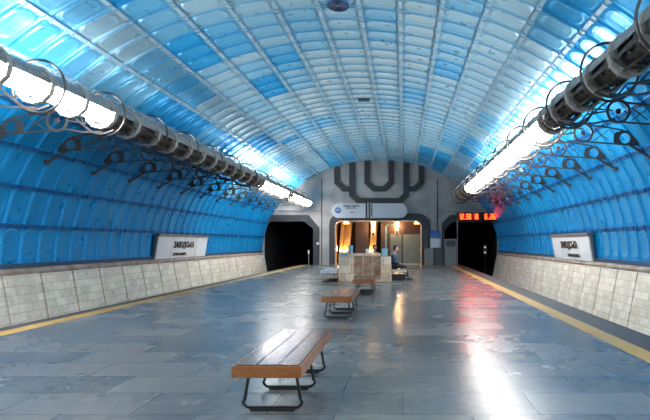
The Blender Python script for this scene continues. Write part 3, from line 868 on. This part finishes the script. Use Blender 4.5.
# two-lobed direction board above the opening
YS = 32.55
def SX(x): return (x-403)*YS/480
def SZ(y): return H+(243-y)*YS/480
t = empty('direction_board', (SX(367), YS, SZ(218)), 0, 'long pale board with rounded ends and blue round emblem above the lobby opening', 'sign')
T0 = Matrix.Translation((-SX(367), .0, -SZ(218)))
zc = (SZ(203.4)+SZ(218))/2; hh = (SZ(203.4)-SZ(218))/2
def lobes(x0, x1, rnd):
    r = hh; out = []
    if rnd == 'L':
        out = [(SX(x1), zc+hh)]+[(SX(x0)+r+r*math.cos(a), zc+r*math.sin(a)) for a in np.linspace(PI/2, 1.5*PI, 14)]+[(SX(x1), zc-hh)]
    else:
        out = [(SX(x0), zc-hh)]+[(SX(x1)-r+r*math.cos(a), zc+r*math.sin(a)) for a in np.linspace(-PI/2, PI/2, 14)]+[(SX(x0), zc+hh)]
    return [(float(a), float(b)) for a, b in out]
plate('board', [lobes(331.4, 365.6, 'L')], .14, M['signblue'], t, T0 @ XZ)
plate('board', [lobes(370.2, 407.3, 'R')], .14, M['signblue'], t, T0 @ XZ)
plate('post', [[(SX(365.6), zc-hh), (SX(367.2), zc-hh), (SX(367.2), zc+hh+.05), (SX(365.6), zc+hh+.05)]], .16, M['iron'], t, T0 @ XZ)
plate('post', [[(SX(367.2), zc-hh), (SX(368.8), zc-hh), (SX(368.8), zc+hh+.05), (SX(367.2), zc+hh+.05)]], .16, M['steel'], t, T0 @ XZ)
plate('post', [[(SX(368.8), zc-hh), (SX(370.2), zc-hh), (SX(370.2), zc+hh+.05), (SX(368.8), zc+hh+.05)]], .16, M['darkconc'], t, T0 @ XZ)
mb = MB()
for k in range(7): z = zc-hh+.1+k*.125; mb.box(SX(370.6)-SX(367), SX(372.6)-SX(367), -.085, -.07, z-SZ(218), z+.075-SZ(218))
mb.build('vent_slots', M['iron'], t)
def tm(x, y): return Matrix.Translation((SX(x)-SX(367), -.08, SZ(y)-SZ(218))) @ XZ
plate('emblem', [circ(0, 0, .21)], .02, M['logo'], t, tm(338.2, 210.4))
text('emblem_mark', 'M', .26, .012, M['white'], tm(338.2, 210.4) @ Matrix.Translation((0,0,.013)), t)
text('lettering', 'ВИХІД У МІСТО', .19, .012, M['ink'], tm(351.5, 206.4), t, sx=.72, off=.008)
text('lettering', 'EXIT TO CITY', .12, .012, M['ink'], tm(351.5, 208.6), t, sx=.9, off=.004)
text('lettering', 'КАСИ', .13, .012, M['ink'], tm(352, 212.4), t, off=.002)
# hangers to the wall
mb = MB()
for x in (345, 367, 392): mb.box(SX(x)-.03-SX(367), SX(x)+.03-SX(367), .07, YE-YS-.01, zc+hh*.3-SZ(218), zc+hh*.3+.05-SZ(218))
mb.build('bracket', M['iron'], t)

# clock display
YC = 31.4
def KX(x): return (x-403)*YC/480
def KZ(y): return H+(243-y)*YC/480
t = empty('clock_display', (KX(477), YC, KZ(220.7)), 0, 'black digital clock display with red-orange digits over the right tunnel mouth', 'clock')
o0 = (KX(477), KZ(220.7))
mb = MB(); mb.box(KX(456.8)-o0[0], KX(497)-o0[0], 0, .22, 0, KZ(212.4)-o0[1]); mb.build('housing', M['clockbox'], t, bevel=.02)
for a, b in ((458.6, 478.6), (484, 496)):
    mb = MB(); mb.box(KX(a)-o0[0], KX(b)-o0[0], -.012, 0, KZ(219.7)-o0[1], KZ(213.4)-o0[1]); mb.build('screen', M['ledglow'], t)
SEG = {'0':'abcdef', '1':'bc', '2':'abged', '5':'afgcd', '6':'afgedc', '8':'abcdefg', '4':'fgbc'}
def digits(s, xa, xb):
    n = len(s); w_ = (xb-xa)/n; h_ = .33; zb = KZ(219.2)-o0[1]
    for i, c in enumerate(s):
        x = xa+i*w_
        if c == ' ': continue
        mb = MB(); th = .028
        if c == '.':
            mb.box(x+w_*.4, x+w_*.4+.05, -.03, -.012, zb, zb+.05); mb.build('dot', M['led'], t); continue
        x0 = x+w_*.08; x1 = x+w_*.88; zm = zb+h_/2
        B_ = {'a':(x0, x1, zb+h_-th*1.6, zb+h_), 'd':(x0, x1, zb, zb+th*1.6), 'g':(x0, x1, zm-th*.8, zm+th*.8),
              'f':(x0, x0+th*1.5, zm, zb+h_), 'e':(x0, x0+th*1.5, zb, zm), 'b':(x1-th*1.5, x1, zm, zb+h_), 'c':(x1-th*1.5, x1, zb, zm)}
        for q in SEG[c]: a, b, z0, z1 = B_[q]; mb.box(a, b, -.03, -.012, z0, z1)
        mb.build('digit', M['led'], t)
digits('12.50 18', KX(459)-o0[0], KX(478.3)-o0[0])
digits('6.26', KX(484.6)-o0[0], KX(495.7)-o0[0])
mb = MB(); mb.tube([(KX(457.6)-o0[0], .1, 0), (KX(457.6)-o0[0], .1, -o0[1])], .035, 8); mb.tube([(KX(457.6)-o0[0], .1, -o0[1]), (KX(457.6)-o0[0], .1, -o0[1]+.03)], .12, 12)
mb.build('pole', M['cabinet'], t)
mb = MB(); mb.box(-.05, .05, .22, YE-YC-.1, .2, .3); mb.box(.9, 1.0, .22, YE-YC-.1, .2, .3); mb.build('bracket', M['iron'], t)

# cabinets by the right tunnel mouth
YK = 32.2
def cx(x): return (x-403)*YK/480
def cz(y): return H+(243-y)*YK/480
def cab(a, b, yt, m, lab, kind='cabinet', slope=0):
    t = empty(kind, (cx((a+b)/2), YK, 0), 0, lab, 'cabinet'); hw = (b-a)/2*YK/480; h = cz(yt)
    mb = MB(); d = .5
    mb.hexa([(-hw, 0, 0), (hw, 0, 0), (hw, d, 0), (-hw, d, 0), (-hw, slope, h), (hw, slope, h), (hw, d, h), (-hw, d, h)])
    mb.build('body', m, t, bevel=.015)
    mb = MB(); mb.box(-hw+.05, hw-.05, -.014, 0, .10, h*.55); mb.build('door', m, t, bevel=.005)
    return t, hw, h
cab(424.8, 434.0, 248.6, M['cabinet'], 'low pale grey-green cabinet right of the lobby frame')
cab(434.6, 443.2, 247.8, M['cabdark'], 'low dark grey cabinet between the pale cabinet and the console')
t, hw, h = cab(444.6, 456.6, 239, M['cabinet'], 'tall grey console cabinet with slanted screen beside the clock pole', 'console_cabinet', .0)
mb = MB(); mb.box(-hw+.08, hw-.08, -.015, 0, h-.5, h-.1); mb.build('screen', M['cabdark'], t)
t = empty('service_board', (cx(435.3), YK+.05, cz(248)), 0, 'blue tilted board above a pale mirror pane on the low cabinets', 'board')
mb = MB(); mb.hexa([(-.36, 0, .72), (.36, 0, .62), (.36, .05, .62), (-.36, .05, .72), (-.36, 0, 1.25), (.36, 0, 1.12), (.36, .05, 1.12), (-.36, .05, 1.25)]); mb.build('blue_board', M['logo'], t)
mb = MB(); mb.box(-.30, .30, 0, .04, .03, .62); mb.build('mirror', M['signblue'], t)
mb = MB(); mb.box(-.34, -.30, .0, .04, 0, 1.2); mb.box(.30, .34, 0, .04, 0, 1.12); mb.build('post', M['steel'], t)
mb = MB(); mb.box(cx(424.3), cx(428.8), 32.75, 32.85, cz(248), cz(228.5)); mb.mi = 1; mb.box(cx(425), cx(428), 32.72, 32.75, cz(240), cz(231))
tag(mb.build('call_box', [M['cabdark'], M['glass_blue']], None, bevel=.02), 'tall dark call box on the right side of the lobby frame', 'call box')

# small things near the tunnel mouths
t = empty('signal_post', (E(308.7, 32.6), 32.6, 0), 0, 'thin pale post at the platform end before the left tunnel', 'post')
mb = MB(); mb.tube([(0, 0, 0), (0, 0, .78)], .035, 8); mb.tube([(0,0,0),(0,0,.03)], .12, 12); mb.build('pole', M['cabinet'], t)
mb = MB(); mb.tube([(0, 0, .78), (0, 0, 1.0)], .07, 10); mb.build('head', M['white'], t)
mb = MB(); mb.ycyl(E(318.2), Z(243.5), .09, YE-.20, YE-.12, 12); tag(mb.build('wall_lamp', M['white'], None), 'tiny round white lamp on the frame by the left tunnel', 'lamp')
t = empty('track_signal', (5.9, 34.5, 0), 0, 'dim track signal inside the right tunnel mouth', 'signal')
mb = MB(); mb.tube([(0,.05,-1.35),(0,.05,1.5)], .04, 8); mb.box(-.14, .14, 0, .12, .65, 1.4); mb.build('mast', M['cabdark'], t)
mb = MB(); mb.ycyl(0, 1.2, .06, -.03, 0, 12); mb.ycyl(0, .82, .06, -.03, 0, 12); mb.build('lens', M['lens'], t)
